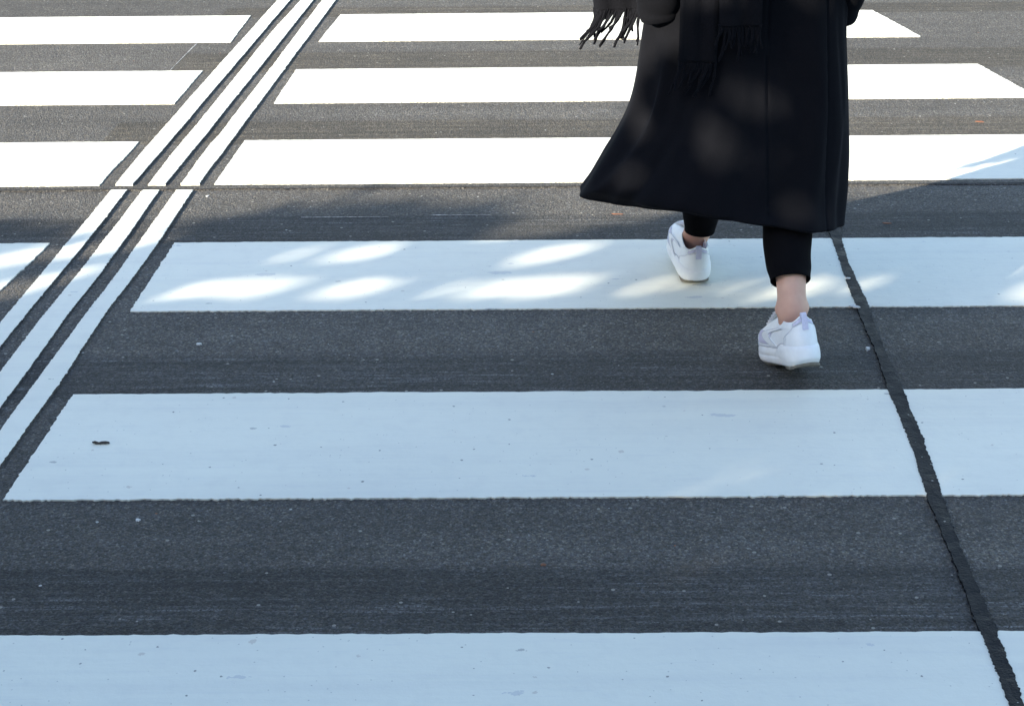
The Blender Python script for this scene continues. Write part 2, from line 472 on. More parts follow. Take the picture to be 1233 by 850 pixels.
# white slivers of torn paint standing along the seam's right edge
def chip(pos, size, seed, mat=M_CHIP, z=.0, h=.003, asp=.5, rot=0.0, name='paint_chip'):
    r = np.random.default_rng(seed); k = 11
    a = np.sort(r.uniform(0, 2 * PI, k)); rad = r.uniform(.45, 1, k) * size
    loop = []
    for t, q in zip(a, rad):
        x, y = q * math.cos(t), q * asp * math.sin(t)
        loop.append((pos[0] + x * math.cos(rot) - y * math.sin(rot), pos[1] + x * math.sin(rot) + y * math.cos(rot)))
    return slab(name, loop, z, z + h, mat)
tag(chip((.722, 3.830), .019, 1, z=.0046, h=.0025, asp=.55, rot=-.5), 'largest white paint chip lying on the tar seam, below the dappled stripe', 'paint chip')
tag(chip((.738, 4.012), .010, 2, z=.0046, h=.002), 'small white paint chip on the tar seam inside the dappled stripe', 'paint chip')
tag(chip((.7115, 3.590), .008, 3, z=.0, h=.006, asp=.6, rot=1.2), 'small white paint chip at the seam edge on bare asphalt', 'paint chip')
tag(chip((-.721, 3.644), .0065, 4, h=.003, asp=.8), 'white paint chip on the asphalt right of the guide lines, before the dappled stripe', 'paint chip')
tag(chip((-.694, 2.835), .005, 5, h=.003, asp=1.0), 'white paint chip on the dark asphalt below the leaf scrap stripe', 'paint chip')
tag(chip((-.872, 4.690), .009, 6, h=.002, asp=.5, rot=1.0), 'white paint chip just before the road joint beside the guide lines', 'paint chip')
tag(chip((.016, 2.672), .007, 7, M_RUST, h=.0015, asp=.7, name='rusty_flake'), 'rusty orange flake on the asphalt in the near dark gap', 'flake')
tag(chip((1.354, 5.372), .018, 8, M_RUST, h=.0015, asp=.6, name='rusty_flake'), 'rusty orange flake on sunlit asphalt right of the coat', 'flake')
tag(chip((.905, 4.426), .013, 9, M_RUST, h=.0015, asp=.6, name='rusty_flake'), 'rusty orange flake in the shade just right of the coat hem', 'flake')

# curled dead leaf scrap on the wide stripe
def scrap(cx, cy):
    V = []; F = []; r = np.random.default_rng(5)
    n, m = 9, 5
    for i in range(n):
        for j in range(m):
            u = i / (n - 1) * 2 - 1; v = j / (m - 1) * 2 - 1
            w = .0048 * (.55 + .45 * abs(math.sin(2.4 * u + .6))) * (1 - abs(u) ** 5)
            V.append((cx + u * .0165, cy + v * w + .0015 * math.sin(5 * u), .0034 + .0025 * v * v + .001 * u * u + r.uniform(0, .001)))
    F = grid_faces(n, m, False)
    me = mesh('leaf_scrap', V, F)
    o = link('leaf_scrap', me, M_LEAF_SCRAP)
    s = o.modifiers.new('solid', 'SOLIDIFY'); s.thickness = .0008; s.offset = 1
    return o
tag(scrap(-.825, 3.143), 'small dark curled dead leaf scrap on the wide shaded stripe', 'leaf')

# transverse joint in the road: a rough lip and a thin dark crack
def strip_line(name, xs, y, w, seed, z0, z1, mat, amp, coarse):
    r = np.random.default_rng(seed); n = len(xs)
    ys = np.convolve(r.normal(0, coarse, n + 20), np.ones(21) / 21, 'valid')[:n] * 3
    top = [(x, y + w / 2 + q + abs(r.normal(0, amp))) for x, q in zip(xs, ys)]
    bot = [(x, y - w / 2 + q - abs(r.normal(0, amp))) for x, q in zip(xs, ys)]
    return slab(name, bot + top[::-1], z0, z1, mat)
xs = np.arange(-4.6, 3.0, .008)
joint = tag(strip_line('road_joint', xs, 4.762, .034, 31, 0, .0022, M_JOINT, .0020, .002), 'thin rough joint running across the road between sun and shade', 'road joint', None, 'structure')
cr = strip_line('crack', xs, 4.750, .0012, 32, 0, .0030, M_CRACK, .0022, .0025); cr.parent = joint
# rubbed traces of an old white line at the edge of the planed strip
for k, (x0, x1, y, w, lab) in enumerate(((-.262, -.108, 4.516, .0050, 'thin bright trace of an old white line before the dappled stripe'),
                                         (-.60, -.368, 4.505, .0032, 'faint thin white trace of old paint nearer the guide lines'),
                                         )):
    xq = np.arange(x0, x1, .004); r = np.random.default_rng(40 + k)
    wv = w * np.interp(np.linspace(0, 1, len(xq)), [0, .06, .5, 1], [.4, 1, .7, .15]) * r.uniform(.15, 1.1, len(xq))
    loop = [(a, y - b / 2) for a, b in zip(xq, wv)] + [(a, y + b / 2) for a, b in zip(xq, wv)][::-1]
    tag(slab('paint_trace', loop, 0, .0012, M_TRACE), lab, 'paint trace')
r_ = np.random.default_rng(51); pp = catmull([(-1.202, 6.499), (-1.215, 6.30), (-1.227, 6.094)], 60)
wv = np.interp(np.arange(60), [0, 10, 30, 59], [.001, .003, .002, .001]) * r_.uniform(.2, 1.2, 60)
tag(slab('paint_trace', [tuple(p + (w, 0)) for p, w in zip(pp, wv)] + [tuple(p - (w, 0)) for p, w in zip(pp, wv)][::-1], 0, .0012, M_TRACE), 'faint slanting white trace on the asphalt left of the far guide lines', 'paint trace')
tag(chip((.218, 4.514), .020, 12, M_RUST, h=.0014, asp=.22, name='rusty_flake'), 'long thin rusty flake on the asphalt at the left hem corner', 'flake')

# ------------------------------------------------------------------ the person
person = empty('person', (.47, 3.80, 0))
tag(person, 'woman seen from behind in long black coat, cropped black trousers and white sneakers', 'person')
def part(name, V, F, mat, parent=person, smooth=True):
    me = mesh(name, V, F)
    bm = bmesh.new(); bm.from_mesh(me)
    bmesh.ops.recalc_face_normals(bm, faces=bm.faces); bm.to_mesh(me); bm.free()
    o = link(name, me, mat, parent, smooth)
    o.matrix_parent_inverse = Matrix.Translation(-Vector((.47, 3.80, 0)))
    return o

# body: one skinned figure
bv, be, br = [], [], []
def J(p, r, to=None):
    bv.append(p); br.append(r if isinstance(r, tuple) else (r, r))
    if to is not None: be.append((to, len(bv) - 1))
    return len(bv) - 1
pel = J((.475, 3.84, .84), (.125, .095))
s1 = J((.472, 3.845, .97), (.105, .085), pel); s2 = J((.47, 3.85, 1.11), (.125, .09), s1); s3 = J((.47, 3.84, 1.23), (.12, .08), s2)
nk = J((.47, 3.845, 1.315), .048, s3); nk2 = J((.47, 3.865, 1.37), .048, nk)
hd = J((.47, 3.885, 1.435), (.068, .085), nk2); hd2 = J((.47, 3.88, 1.50), (.073, .09), hd); hd3 = J((.47, 3.875, 1.55), (.045, .055), hd2)
J((.47, 3.985, 1.452), .012, hd)                                         # nose
for sx in (-1, 1): J((.47 + sx * .078, 3.875, 1.455), .013, hd)          # ears
for sx, sh, el, wr, pa in ((-1, (.325, 3.83, 1.27), (.226, 3.775, 1.00), (.272, 3.82, .735), (.315, 3.875, .655)), (1, (.615, 3.83, 1.27), (.712, 3.75, 1.00), (.655, 3.82, .735), (.612, 3.875, .655))):
    a = J(sh, .048, s3); b = J(el, .038, a); c = J(wr, .026, b); d = J(pa, (.033, .018), c)
    for k in range(4):                                                    # four fingers and a thumb, curled in the pocket
        off = (k - 1.5) * .017
        L = (.9, 1.05, 1.0, .8)[k]
        e = J((pa[0] - sx * (.012 + .2 * off), pa[1] + off * .8 + .006, pa[2] - .045), .009, d)
        f = J((pa[0] - sx * .030, pa[1] + off * .8 + .012, pa[2] - .045 - .028 * L), .008, e)
        J((pa[0] - sx * .048, pa[1] + off * .8 + .012, pa[2] - .045 - .045 * L), .007, f)
    e = J((pa[0] - sx * .02, pa[1] + .035, pa[2] + .005), .010, c); J((pa[0] - sx * .045, pa[1] + .05, pa[2] - .025), .009, e)
for hip, kn, cf, an0, an, ft, toe in (
        ((.405, 3.85, .80), (.398, 4.01, .45), (.390, 4.03, .27), (.3865, 4.045, .150), (.3845, 4.052, .088), (.372, 4.12, .062), (.350, 4.19, .075)),
        ((.545, 3.85, .80), (.535, 3.745, .43), (.531, 3.60, .30), (.528, 3.500, .185), (.5285, 3.462, .128), (.533, 3.520, .050), (.523, 3.580, .026))):
    a = J(hip, .085, pel); b = J(kn, .054, a); c = J(cf, .050, b); d0 = J(an0, (.0335, .0335), c); d = J(an, (.0305, .034), d0); e = J(ft, (.021, .020), d); J(toe, (.020, .014), e)
me = bpy.data.meshes.new('tmp'); me.from_pydata(bv, be, []); tmp = bpy.data.objects.new('tmp', me); col.objects.link(tmp)
sk = tmp.modifiers.new('skin', 'SKIN'); sk.use_smooth_shade = True
for i, d in enumerate(me.skin_vertices[0].data): d.radius = br[i]; d.use_root = (i == 0)
sb = tmp.modifiers.new('sub', 'SUBSURF'); sb.levels = 2; sb.render_levels = 2
bme = bake(tmp); bme.name = 'body'
for an, an0, cf in (((.3845, 4.052, .088), (.3865, 4.045, .150), (.390, 4.03, .27)), ((.5285, 3.462, .128), (.528, 3.500, .185), (.531, 3.60, .30))):
    for v in bme.vertices:
        z = v.co.z - an[2]
        if -.05 < z < .16:
            cx = np.interp(v.co.z, [an[2], an0[2], cf[2]], [an[0], an0[0], cf[0]]); cy = np.interp(v.co.z, [an[2], an0[2], cf[2]], [an[1], an0[1], cf[1]])
            dx, dy = v.co.x - cx, v.co.y - cy
            if math.hypot(dx, dy) > .06: continue
            w = math.exp(-((z - .02) / .07) ** 2)
            back = max(0, -dy / .034)
            dx *= 1 - w * (.06 + .30 * min(1, back) ** 2)                    # the heel tendon narrows behind the ankle bones
            dx += math.copysign(1, dx) * .0065 * math.exp(-((z - .012 - (.004 if dx > 0 else 0)) / .012) ** 2 - ((dy - .003) / .013) ** 2)
            v.co.x = cx + dx
body = link('body', bme, M_SKIN, person, True); body.matrix_parent_inverse = Matrix.Translation(-Vector((.47, 3.80, 0)))

# hair: short cap of strands falling to the collar
V = []
for i in range(14):
    t = i / 13
    for j in range(40):
        a = 2 * PI * j / 40
        back = .5 - .5 * math.sin(a)                                      # 1 at the back of the head
        low = 1.485 - .12 * back
        z = 1.585 - (1.585 - low) * (1 - math.cos(t * PI / 2)) if t < 1 else low
        rr = math.sin(min(1, t * 1.15) * PI / 2)
        k = 1 + .02 * math.sin(11 * a) + .012 * math.sin(23 * a)
        V.append((.47 + .094 * rr * k * math.cos(a), 3.868 + .108 * rr * k * math.sin(a), z))
F = grid_faces(14, 40)
part('hair', V, F, M_HAIR)

# coat: lofted through twelve-point sections from hem to collar
def ell(z, xl, xr, yb, yf, yc, p=2.0):
    xc, hw = (xl + xr) / 2, (xr - xl) / 2; out = []
    for k in range(12):
        a = -2 * PI * k / 12
        c, s = math.cos(a), math.sin(a)
        c2 = math.copysign(abs(c) ** (2 / p), c); s2 = math.copysign(abs(s) ** (2 / p), s)
        out.append((xc + hw * c2, yc + (yc - yb if s < 0 else yf - yc) * s2, z))
    return out
hem = [(.655, 3.72, .262), (.641, 3.590, .272), (.556, 3.520, .293), (.415, 3.522, .3125), (.272, 3.595, .3145), (.165, 3.695, .293), (.100, 3.82, .285),
       (.150, 3.97, .285), (.26, 4.07, .275), (.40, 4.11, .270), (.53, 4.06, .265), (.630, 3.90, .262)]
secs = [hem,
        ell(.345, .138, .684, 3.545, 4.08, 3.80, 2.2),
        ell(.480, .214, .681, 3.632, 4.04, 3.82, 2.3),
        ell(.640, .2375, .667, 3.690, 4.01, 3.835, 2.4),
        ell(.80, .250, .662, 3.700, 3.99, 3.84, 2.3),
        ell(.98, .300, .645, 3.735, 3.96, 3.845),
        ell(1.14, .285, .660, 3.715, 3.975, 3.845, 2.2),
        ell(1.265, .300, .645, 3.735, 3.935, 3.84, 2.2),
        ell(1.325, .385, .555, 3.775, 3.925, 3.85)]
NU, NV = 420, 150
ring = np.array([catmull(np.array(s), NU, True) for s in secs])           # (sections, NU, 3)
G = catmull(ring, NV)                                                     # (NV, NU, 3)
t = np.linspace(0, 1, NV)[:, None]                                        # 0 hem .. 1 collar
phi = (np.arange(NU) / NU * 2 * PI)[None, :]
cen = G.mean(axis=1, keepdims=True)
nr = G - cen; nr[..., 2] = 0; nr /= np.linalg.norm(nr, axis=2, keepdims=True)
amp = np.clip(1 - t / .52, 0, 1) ** .8
d = amp * (.006 * np.cos(6 * phi + 1.0 + 1.2 * t) + .0045 * np.cos(10 * phi + 2.3 - 2 * t) + .0035 * np.cos(17 * phi + .7 + 3 * t))
d += .003 * np.cos(3 * phi + 9 * t + 1) + .002 * np.cos(5 * phi - 14 * t)
# long soft drapes hanging from the hips and a few shallow creases in the cloth
rc = np.random.default_rng(77)
def drape(p0, slope, wid, dep, t0, t1):
    q = np.angle(np.exp(1j * (phi - p0 - slope * t)))
    return dep * np.exp(-(q / wid) ** 2) * np.clip((t1 - t) / .12, 0, 1) * np.clip((t - t0) / .08 + .25, 0, 1)
for p0, sl_, wd_, dp_, t0, t1 in ((2.05, -.9, .10, .010, 0, .46), (2.55, -1.5, .09, -.009, 0, .42), (1.70, -.25, .09, .008, .0, .50), (1.28, .12, .08, -.005, 0, .45), (.95, .1, .10, .005, 0, .48), (.55, .1, .08, -.004, 0, .5), (2.9, -1.6, .08, .010, .02, .40)):
    d += drape(p0, sl_, wd_, dp_, t0, t1)
for k in range(26):
    p0, tt = rc.uniform(.2, 3.0), rc.uniform(.05, .6); an = rc.uniform(-.6, .6)
    q = (phi - p0); w_ = q * math.cos(an) + (t - tt) * 3 * math.sin(an); l_ = -q * math.sin(an) + (t - tt) * 3 * math.cos(an)
    d += rc.uniform(-.0022, .0022) * np.exp(-(w_ / .06) ** 2 - (l_ / .35) ** 2)
bx = G[..., 0]; isback = G[..., 1] < cen[..., 1]
for x0, depth in ((.487, .0035), (.609, .0022)):                          # overlapping seams down the back
    q = bx - x0 + .004 * (1 - t)
    d += np.where(isback & (q < 0) & (t < .9), depth * np.exp(-np.clip(-q, 0, 1) / .05), 0)
    d -= np.where(isback & (t < .9), .003 * np.exp(-(q / .0028) ** 2), 0)
G = G + nr * d[..., None]
part_coat = part('coat', G.reshape(-1, 3), grid_faces(NV, NU), M_COAT)
sm = part_coat.modifiers.new('cloth', 'SOLIDIFY'); sm.thickness = .006; sm.offset = -1

def sleeve(path, radii, seed):
    p = catmull(path, 60); r = catmull(np.array(radii)[:, None], 60)[:, 0]
    V = []; rr = np.random.default_rng(seed); n = 48
    T = np.gradient(p, axis=0); T /= np.linalg.norm(T, axis=1)[:, None]
    for i in range(60):
        u = np.cross((0, 1, 0), T[i]); u /= np.linalg.norm(u); w = np.cross(T[i], u)
        for j in range(n):
            a = 2 * PI * j / n; s = i / 59
            k = 1 + .05 * math.sin(26 * s + 2 * math.sin(a + seed)) * s + .04 * math.sin(3 * a + 8 * s + seed)
            V.append(p[i] + r[i] * k * (math.cos(a) * u * 1.05 + math.sin(a) * w))
    # turned-in cuff
    base = 59 * n
    ring_pts = np.array(V[base:base + n]); c = ring_pts.mean(0)
    for f, dz in ((.96, -.010), (.84, -.014), (.74, -.004), (.70, .02), (.68, .06)):
        V += list(c + (ring_pts - c) * f - T[59] * dz * -1 * -1)
    F = grid_faces(65, n)
    o = part('sleeve', V, F, M_COAT, part_coat)
    return o
for o in (sleeve([(.335, 3.835, 1.275), (.262, 3.80, 1.17), (.226, 3.775, 1.0), (.236, 3.760, .86), (.262, 3.752, .735), (.270, 3.757, .690)], [.070, .068, .060, .053, .0465, .042], 1),
          sleeve([(.605, 3.835, 1.275), (.668, 3.80, 1.17), (.716, 3.752, 1.0), (.697, 3.765, .86), (.658, 3.815, .725), (.652, 3.845, .668)], [.070, .066, .056, .048, .042, .038], 2)):
    o.matrix_parent_inverse = Matrix.Translation(-Vector((.47, 3.80, 0)))
    o.parent = part_coat
    o.matrix_parent_inverse = Matrix.Identity(4)

# trousers: open legs up to the hips
def leg_tube(path, radii, cuff):
    p = catmull(path, 70); r = catmull(np.array(radii)[:, None], 70)[:, 0]; n = 56; V = []
    T = np.gradient(p, axis=0); T /= np.linalg.norm(T, axis=1)[:, None]
    for i in range(70):
        u = np.cross((0, 1, 0), T[i]); u /= np.linalg.norm(u); w = np.cross(T[i], u); s = i / 69
        for j in range(n):
            a = 2 * PI * j / n
            k = 1 + .03 * math.sin(2 * a + 11 * s) * s + .022 * math.sin(3 * a - 17 * s + cuff) + .012 * math.sin(34 * s + 3 * math.cos(a))
            V.append(p[i] + r[i] * k * (math.cos(a) * u + math.sin(a) * w))
    ringp = np.array(V[-n:]); c = ringp.mean(0)
    V += list(c + (ringp - c) * .965 + T[-1] * .002); V += list(c + (ringp - c) * .92 - T[-1] * .004); V += list(c + (ringp - c) * .88 - T[-1] * .05)
    return V, grid_faces(73, n)
V, F = merge([leg_tube([(.410, 3.85, .86), (.402, 3.93, .62), (.397, 4.015, .44), (.393, 4.03, .25), (.3925, 4.044, .165), (.391, 4.049, .114)], [.098, .082, .062, .054, .044, .0365], 1),
              leg_tube([(.540, 3.85, .86), (.538, 3.79, .62), (.535, 3.735, .44), (.5275, 3.605, .297), (.5255, 3.540, .228), (.5265, 3.507, .190)], [.098, .082, .064, .0515, .047, .0425], 2)])
part('trousers', V, F, M_TROUSER)

# scarf: loop at the neck, two ends down the back, one over the left arm, all fringed
def cloth_strip(path, width, waves, thick=.006, nu=26, nv=90, wdir=(1, 0, 0), seed=0, taper=1.0):
    c = catmull(path, nv); V = []; rr = np.random.default_rng(seed); ph = rr.uniform(0, 6, 4)
    T = np.gradient(c, axis=0); T /= np.linalg.norm(T, axis=1)[:, None]
    top, bot = [], []
    for i in range(nv):
        s = i / (nv - 1); W = np.array(wdir, float); W -= T[i] * np.dot(W, T[i]); W /= np.linalg.norm(W); Nn = np.cross(W, T[i])
        wd = np.interp(s, np.linspace(0, 1, len(width)), width)
        for j in range(nu):
            v = j / (nu - 1) * 2 - 1
            q = waves * (math.sin(3.2 * v + ph[0] + 1.5 * s) + .5 * math.sin(7 * v + ph[1] - 2 * s)) * min(1, s * 3)
            rib = .0006 * math.sin(46 * v)
            edge = thick / 2 * math.sqrt(max(0, 1 - abs(v) ** 8))
            P = c[i] + W * v * wd / 2 + Nn * (q + rib)
            top.append(P + Nn * edge); bot.append(P - Nn * edge)
    ft = grid_faces(nv, nu, False); nb = nv * nu
    F = ft + [tuple(reversed([k + nb for k in f])) for f in ft]
    F += [(j, j + 1, nb + j + 1, nb + j) for j in range(nu - 1)]
    e = (nv - 1) * nu
    F += [(e + j + 1, e + j, nb + e + j, nb + e + j + 1) for j in range(nu - 1)]
    return top + bot, F, [(np.array(top[e + j]) + np.array(bot[e + j])) / 2 for j in range(nu)], T[-1]
def fringe(points, drop, drift, n, seed, r0=.0017, spread=.004, clump=3, gather=.0):
    r = np.random.default_rng(seed); P = np.array(points); out = []
    k = len(P)
    for i in range(n):
        f = (i + r.uniform(-.3, .3)) / (n - 1) * (k - 1); f = min(max(f, 0), k - 1.001); a = int(f)
        s = P[a] + (P[a + 1] - P[a]) * (f - a)
        cl = i // clump; rc = np.random.default_rng(seed * 97 + cl)
        L = drop * rc.uniform(.6, 1.15) * r.uniform(.93, 1.05)
        dx = np.array(drift) * rc.uniform(.25, 1.6) + np.array([rc.normal(0, spread * 2.2), rc.normal(0, spread), 0])
        cx = P[min(k - 1, int((cl * clump + clump / 2) / n * k))]
        pts = []
        for q in np.linspace(0, 1, 8):
            tow = (cx - s) * rc.uniform(.3, 1.0) * min(1, q * 1.3); tow[2] = 0
            wob = np.array([.003 * math.sin(6 * q + cl * 1.7), .002 * math.sin(5 * q + i), 0]) * q + np.array([r.normal(0, .0006), r.normal(0, .0006), 0])
            pts.append(s + tow + dx * q ** 1.5 + np.array([0, 0, -L * q + .004]) + wob)
        out.append(tube(pts, np.linspace(r0, r0 * .8, 8) * r.uniform(.8, 1.15), 6))
    return out
sp, fp = [], []
# loop round the neck
lp = [(.47 + .115 * math.cos(a) * 1.05, 3.85 + .105 * math.sin(a), 1.325 + .02 * math.sin(2 * a)) for a in np.linspace(0, 2 * PI, 25)]
sp.append(tube(catmull(lp, 80), .045 + .006 * np.sin(np.linspace(0, 40, 80)), 20))
V, F, e1, T1 = cloth_strip([(.36, 3.735, 1.335), (.345, 3.685, 1.20), (.342, 3.690, .98), (.342, 3.678, .80), (.3405, 3.668, .70), (.339, 3.668, .606)], [.10, .09, .085, .080, .078], .0035, seed=3)
sp.append((V, F)); fp.append(fringe(e1, .068, (-.022, -.004, 0), 36, 5, .0015, .005))
V, F, e2, T2 = cloth_strip([(.44, 3.735, 1.335), (.418, 3.675, 1.20), (.417, 3.680, .98), (.419, 3.664, .80), (.421, 3.652, .74), (.4215, 3.650, .683)], [.11, .10, .092, .088, .085], .004, seed=4)
sp.append((V, F)); fp.append(fringe(e2, .066, (-.003, -.002, 0), 40, 6, .0015))
V, F, e3, T3 = cloth_strip([(.36, 3.93, 1.33), (.26, 3.96, 1.18), (.175, 3.93, 1.0), (.172, 3.895, .84), (.180, 3.885, .73), (.184, 3.885, .668)], [.12, .12, .115, .112, .104], .006, wdir=(1, -.35, 0), seed=5)
sp.append((V, F)); fp.append(fringe(e3, .078, (-.032, .0, 0), 84, 7, .0022, .007, 4))
V, F = merge(sp); sc = part('scarf', V, F, M_SCARF)
for q in fp:
    V, F = merge(q); fr = part('fringe', V, F, M_SCARF, sc); fr.matrix_parent_inverse = Matrix.Identity(4)

# sneakers
def foot_hw(y):
    return np.interp(y, [-.01, 0, .03, .08, .13, .17, .20, .225, .245], [.035, .0365, .0375, .036, .041, .0465, .046, .042, .036])
def shoe_ring(z, yb, yf, ws, n=72, side=1):
    out = []
    for k in range(n):
        a = 2 * PI * k / n                                                # 0 = toe, pi = heel
        u = math.cos(a); q = (u + 1) / 2
        y = yb + (yf - yb) * (q + .0)
        end = (1 - abs(u) ** 3.0) ** (1 / 2.3) if abs(u) < 1 else 0
        x = math.copysign(1, math.sin(a)) * foot_hw(y) * ws * end
        x += -side * .010 * max(0, (y - .10) / .14) ** 1.3                # curve towards the inner side
        out.append((x, y, z))
    return out
def make_sneaker(side, M):
    """side +1 right foot, -1 left; M places the shoe (heel at origin, toe along +y)"""
    tr = lambda V: [tuple(M @ Vector(v)) for v in V]
    n = 72
    lev = [(.024, .003, .240, .99), (.034, .001, .2405, 1.0), (.044, .000, .239, 1.0), (.052, .000, .233, .985), (.059, .001, .222, .96), (.064, .002, .206, .93), (.069, .003, .188, .90), (.074, .004, .168, .87), (.079, .006, .148, .845), (.084, .009, .126, .80), (.087, .011, .113, .77)]
    def dip(k, z):
        a = 2 * PI * k / n; w = min(1, max(0, (z - .058) / .041))
        heel = math.exp(-((a - PI) / .45) ** 2); toe = math.exp(-(min(a, 2 * PI - a) / .8) ** 2)
        return w * (-.011 * (1 - heel) * (1 - toe) + .006 * heel + .012 * toe)
    fine = catmull(np.array(lev), 44)
    def surf(k, i, off=0.0):
        z, yb, yf, ws = fine[int(i)]
        P = shoe_ring(z, yb - off, yf + off, ws, n, side)[k % n]
        c = Vector((-side * .004, (yb + yf) / 2, 0)); q = Vector((P[0] - 0, 0, 0))
        nx = math.copysign(1, P[0]) * off if abs(P[0]) > .004 else 0
        return (P[0] + nx, P[1], P[2] + dip(k, z) + off * .35)
    R = [[surf(k, i) for k in range(n)] for i in range(44)]
    V = [v for r in R for v in r]
    # padded collar rolled inward
    top = np.array(R[-1]); c = top.mean(0)
    for f, dz in ((.97, .004), (.90, .004), (.84, -.002), (.80, -.018), (.78, -.045)):
        V += [tuple((c + (p - c) * np.array([f, 1 - (1 - f) * .55, 1]) + np.array([0, 0, dz]))) for p in top]
    root = part('sneaker', tr(V), grid_faces(49, n), M_LEATHER)
    fs = root.data
    root.data.materials.append(M_LINING)
    nf = n
    for p in fs.polygons:
        if p.index >= 45 * n: p.material_index = 1
    def sub(name, V, F, mat, smooth=True):
        o = part(name, tr(V), F, mat, root, smooth); o.matrix_parent_inverse = Matrix.Identity(4); return o
    # midsole with a groove and an overlapping heel block
    sl = [(.0030, .010, .228, .92), (.0030, .004, .236, 1.0), (.006, .000, .241, 1.05), (.012, -.0025, .2445, 1.085), (.0165, -.003, .245, 1.09), (.0180, -.0002, .2425, 1.05), (.0195, -.003, .2445, 1.085), (.026, -.0025, .2435, 1.075), (.031, .000, .2415, 1.035), (.0335, .004, .238, .98)]
    V = []
    for z, yb, yf, ws in sl:
        for (x, y, zz) in shoe_ring(z, yb, yf, ws, n, side):
            hb = max(0, min(1, (.095 - y) / .02))
            toe = max(0, (y - .185) / .06)
            zz = zz + .010 * hb * (z / .0335) * 1.0 + .011 * toe ** 2 + .015 * max(0, (.030 - y) / .033) ** 1.4 * max(0, 1 - z / .0165)
            x *= 1 + .045 * hb
            V.append((x, y, zz))
    b = len(V)
    F = grid_faces(len(sl), n); F.append(tuple(range(n - 1, -1, -1)))
    sub('midsole', V, F, M_MIDSOLE)
    # welt line where the upper meets the sole
    wl = [surf(k, 0, .0006) for k in range(0, n, 2)]
    pts = []
    for x, y, z in wl:
        hb = max(0, min(1, (.095 - y) / .02)); pts.append((x * 1.035, y - (.001 if y < .1 else -.001), .0345 + .010 * hb + .011 * max(0, (y - .185) / .06) ** 2))
    pv, pf = tube(catmull(np.array(pts), 140, True), .0011, 6, False)
    pf += [(139 * 6 + j, 139 * 6 + (j + 1) % 6, (j + 1) % 6, j) for j in range(6)]
    sub('welt', pv, pf, M_SEAM)
    # thick heel block wrapping the back of the sole in an S-curve
    rows_ = [(.010, 13.5, 1.10, .0035), (.014, 15, 1.15, .0055), (.022, 16.2, 1.165, .0065), (.030, 16.0, 1.16, .006), (.036, 14.6, 1.14, .005), (.041, 12.6, 1.10, .003), (.0425, 11.8, 1.02, .000)]
    m_ = 26; hv = []
    for z, hwk, ws, back in rows_:
        rr_ = [shoe_ring(z, -back, .243, ws, n * 4, side)]
        for j in range(m_):
            kk = 36 + hwk * (j / (m_ - 1) * 2 - 1); p = rr_[0][int(round(kk * 4)) % (n * 4)]
            e_ = abs(j / (m_ - 1) * 2 - 1); hv.append((p[0] * (1 - .06 * max(0, e_ - .8) / .2), p[1], z + .015 * max(0, (.030 - p[1]) / .033) ** 1.4 * max(0, 1 - z / .0165)))
    sub('heel_block', hv, grid_faces(len(rows_), m_, False), M_MIDSOLE)
    # outsole: worn grey tread in two pads
    pads = []
    for y0, y1, ins in ((.010, .088, .90), (.105, .228, .90)):
        pv = []
        for z in (-.0012, .0032):
            for k in range(40):
                a = 2 * PI * k / 40; u = math.cos(a); y = (y0 + y1) / 2 + (y1 - y0) / 2 * u
                x = math.copysign(1, math.sin(a)) * foot_hw(y) * ins * (1 - abs(u) ** 4) ** .45 - side * .010 * max(0, (y - .10) / .14) ** 1.3
                pv.append((x, y, z + .011 * max(0, (y - .185) / .06) ** 2 + .015 * max(0, (.030 - y) / .033) ** 1.4))
        pads.append((pv, grid_faces(2, 40) + [tuple(range(39, -1, -1)), tuple(range(40, 80))]))
    V, F = merge(pads); sub('outsole', V, F, M_OUTSOLE, False)
    # overlays: heel counter, toe guard, curved side bands
    def overlay(name, rows, mat, thick=.0016):
        """rows: list of (k0, k1, level) - a patch between two ring positions on each level"""
        m = 16; top, und = [], []
        for k0, k1, i in rows:
            for j in range(m):
                kk = k0 + (k1 - k0) * j / (m - 1); a = int(math.floor(kk)); f = kk - a
                for off, lst in ((thick, top), (-.0012, und)):
                    p = Vector(surf(a, i, off)).lerp(Vector(surf(a + 1, i, off)), f); lst.append(tuple(p))
        nr_ = len(rows); F = grid_faces(nr_, m, False); nb = nr_ * m
        F2 = [tuple(reversed([q + nb for q in f])) for f in F]
        B = [i * m for i in range(nr_)]
        rim = list(range(m)) + [i * m + m - 1 for i in range(1, nr_)] + [(nr_ - 1) * m + j for j in range(m - 2, -1, -1)] + [i * m for i in range(nr_ - 2, 0, -1)]
        W = [(rim[i], rim[(i + 1) % len(rim)], rim[(i + 1) % len(rim)] + nb, rim[i] + nb) for i in range(len(rim))]
        o = sub(name, top + und, F + F2 + W, mat)
        ring_ = [Vector(top[i]) for i in rim]
        pv, pf = tube(catmull(np.array([tuple(v) for v in ring_]), len(ring_) * 2, True), .0006, 5, False)
        sub('piping', pv, pf + [], M_SEAM)
    overlay('heel_counter', [(36 - 11 + .22 * max(0, i - 14), 36 + 11 - .22 * max(0, i - 14), i) for i in range(4, 36, 2)], M_LEATHER, .0022)
    overlay('collar_patch', [(36 - 7, 36 + 7, i) for i in range(36, 44)], M_LINING, .0012)
    overlay('toe_guard', [(-12 + i * .22, 12 - i * .22, i) for i in range(3, 13)], M_LEATHER, .002)
    for sgn in (1, -1):
        lo = lambda i: 20 - 4.5 * math.sin((i - 4) / 30 * PI * 1.25) - .05 * i
        rows = []
        for i in range(4, 31, 2):
            c0 = lo(i); k0, k1 = c0 - 1.7, c0 + 1.5
            rows.append((k0, k1, i) if sgn > 0 else (72 - k1, 72 - k0, i))
        overlay('side_band', rows, M_MIDSOLE, .0024)
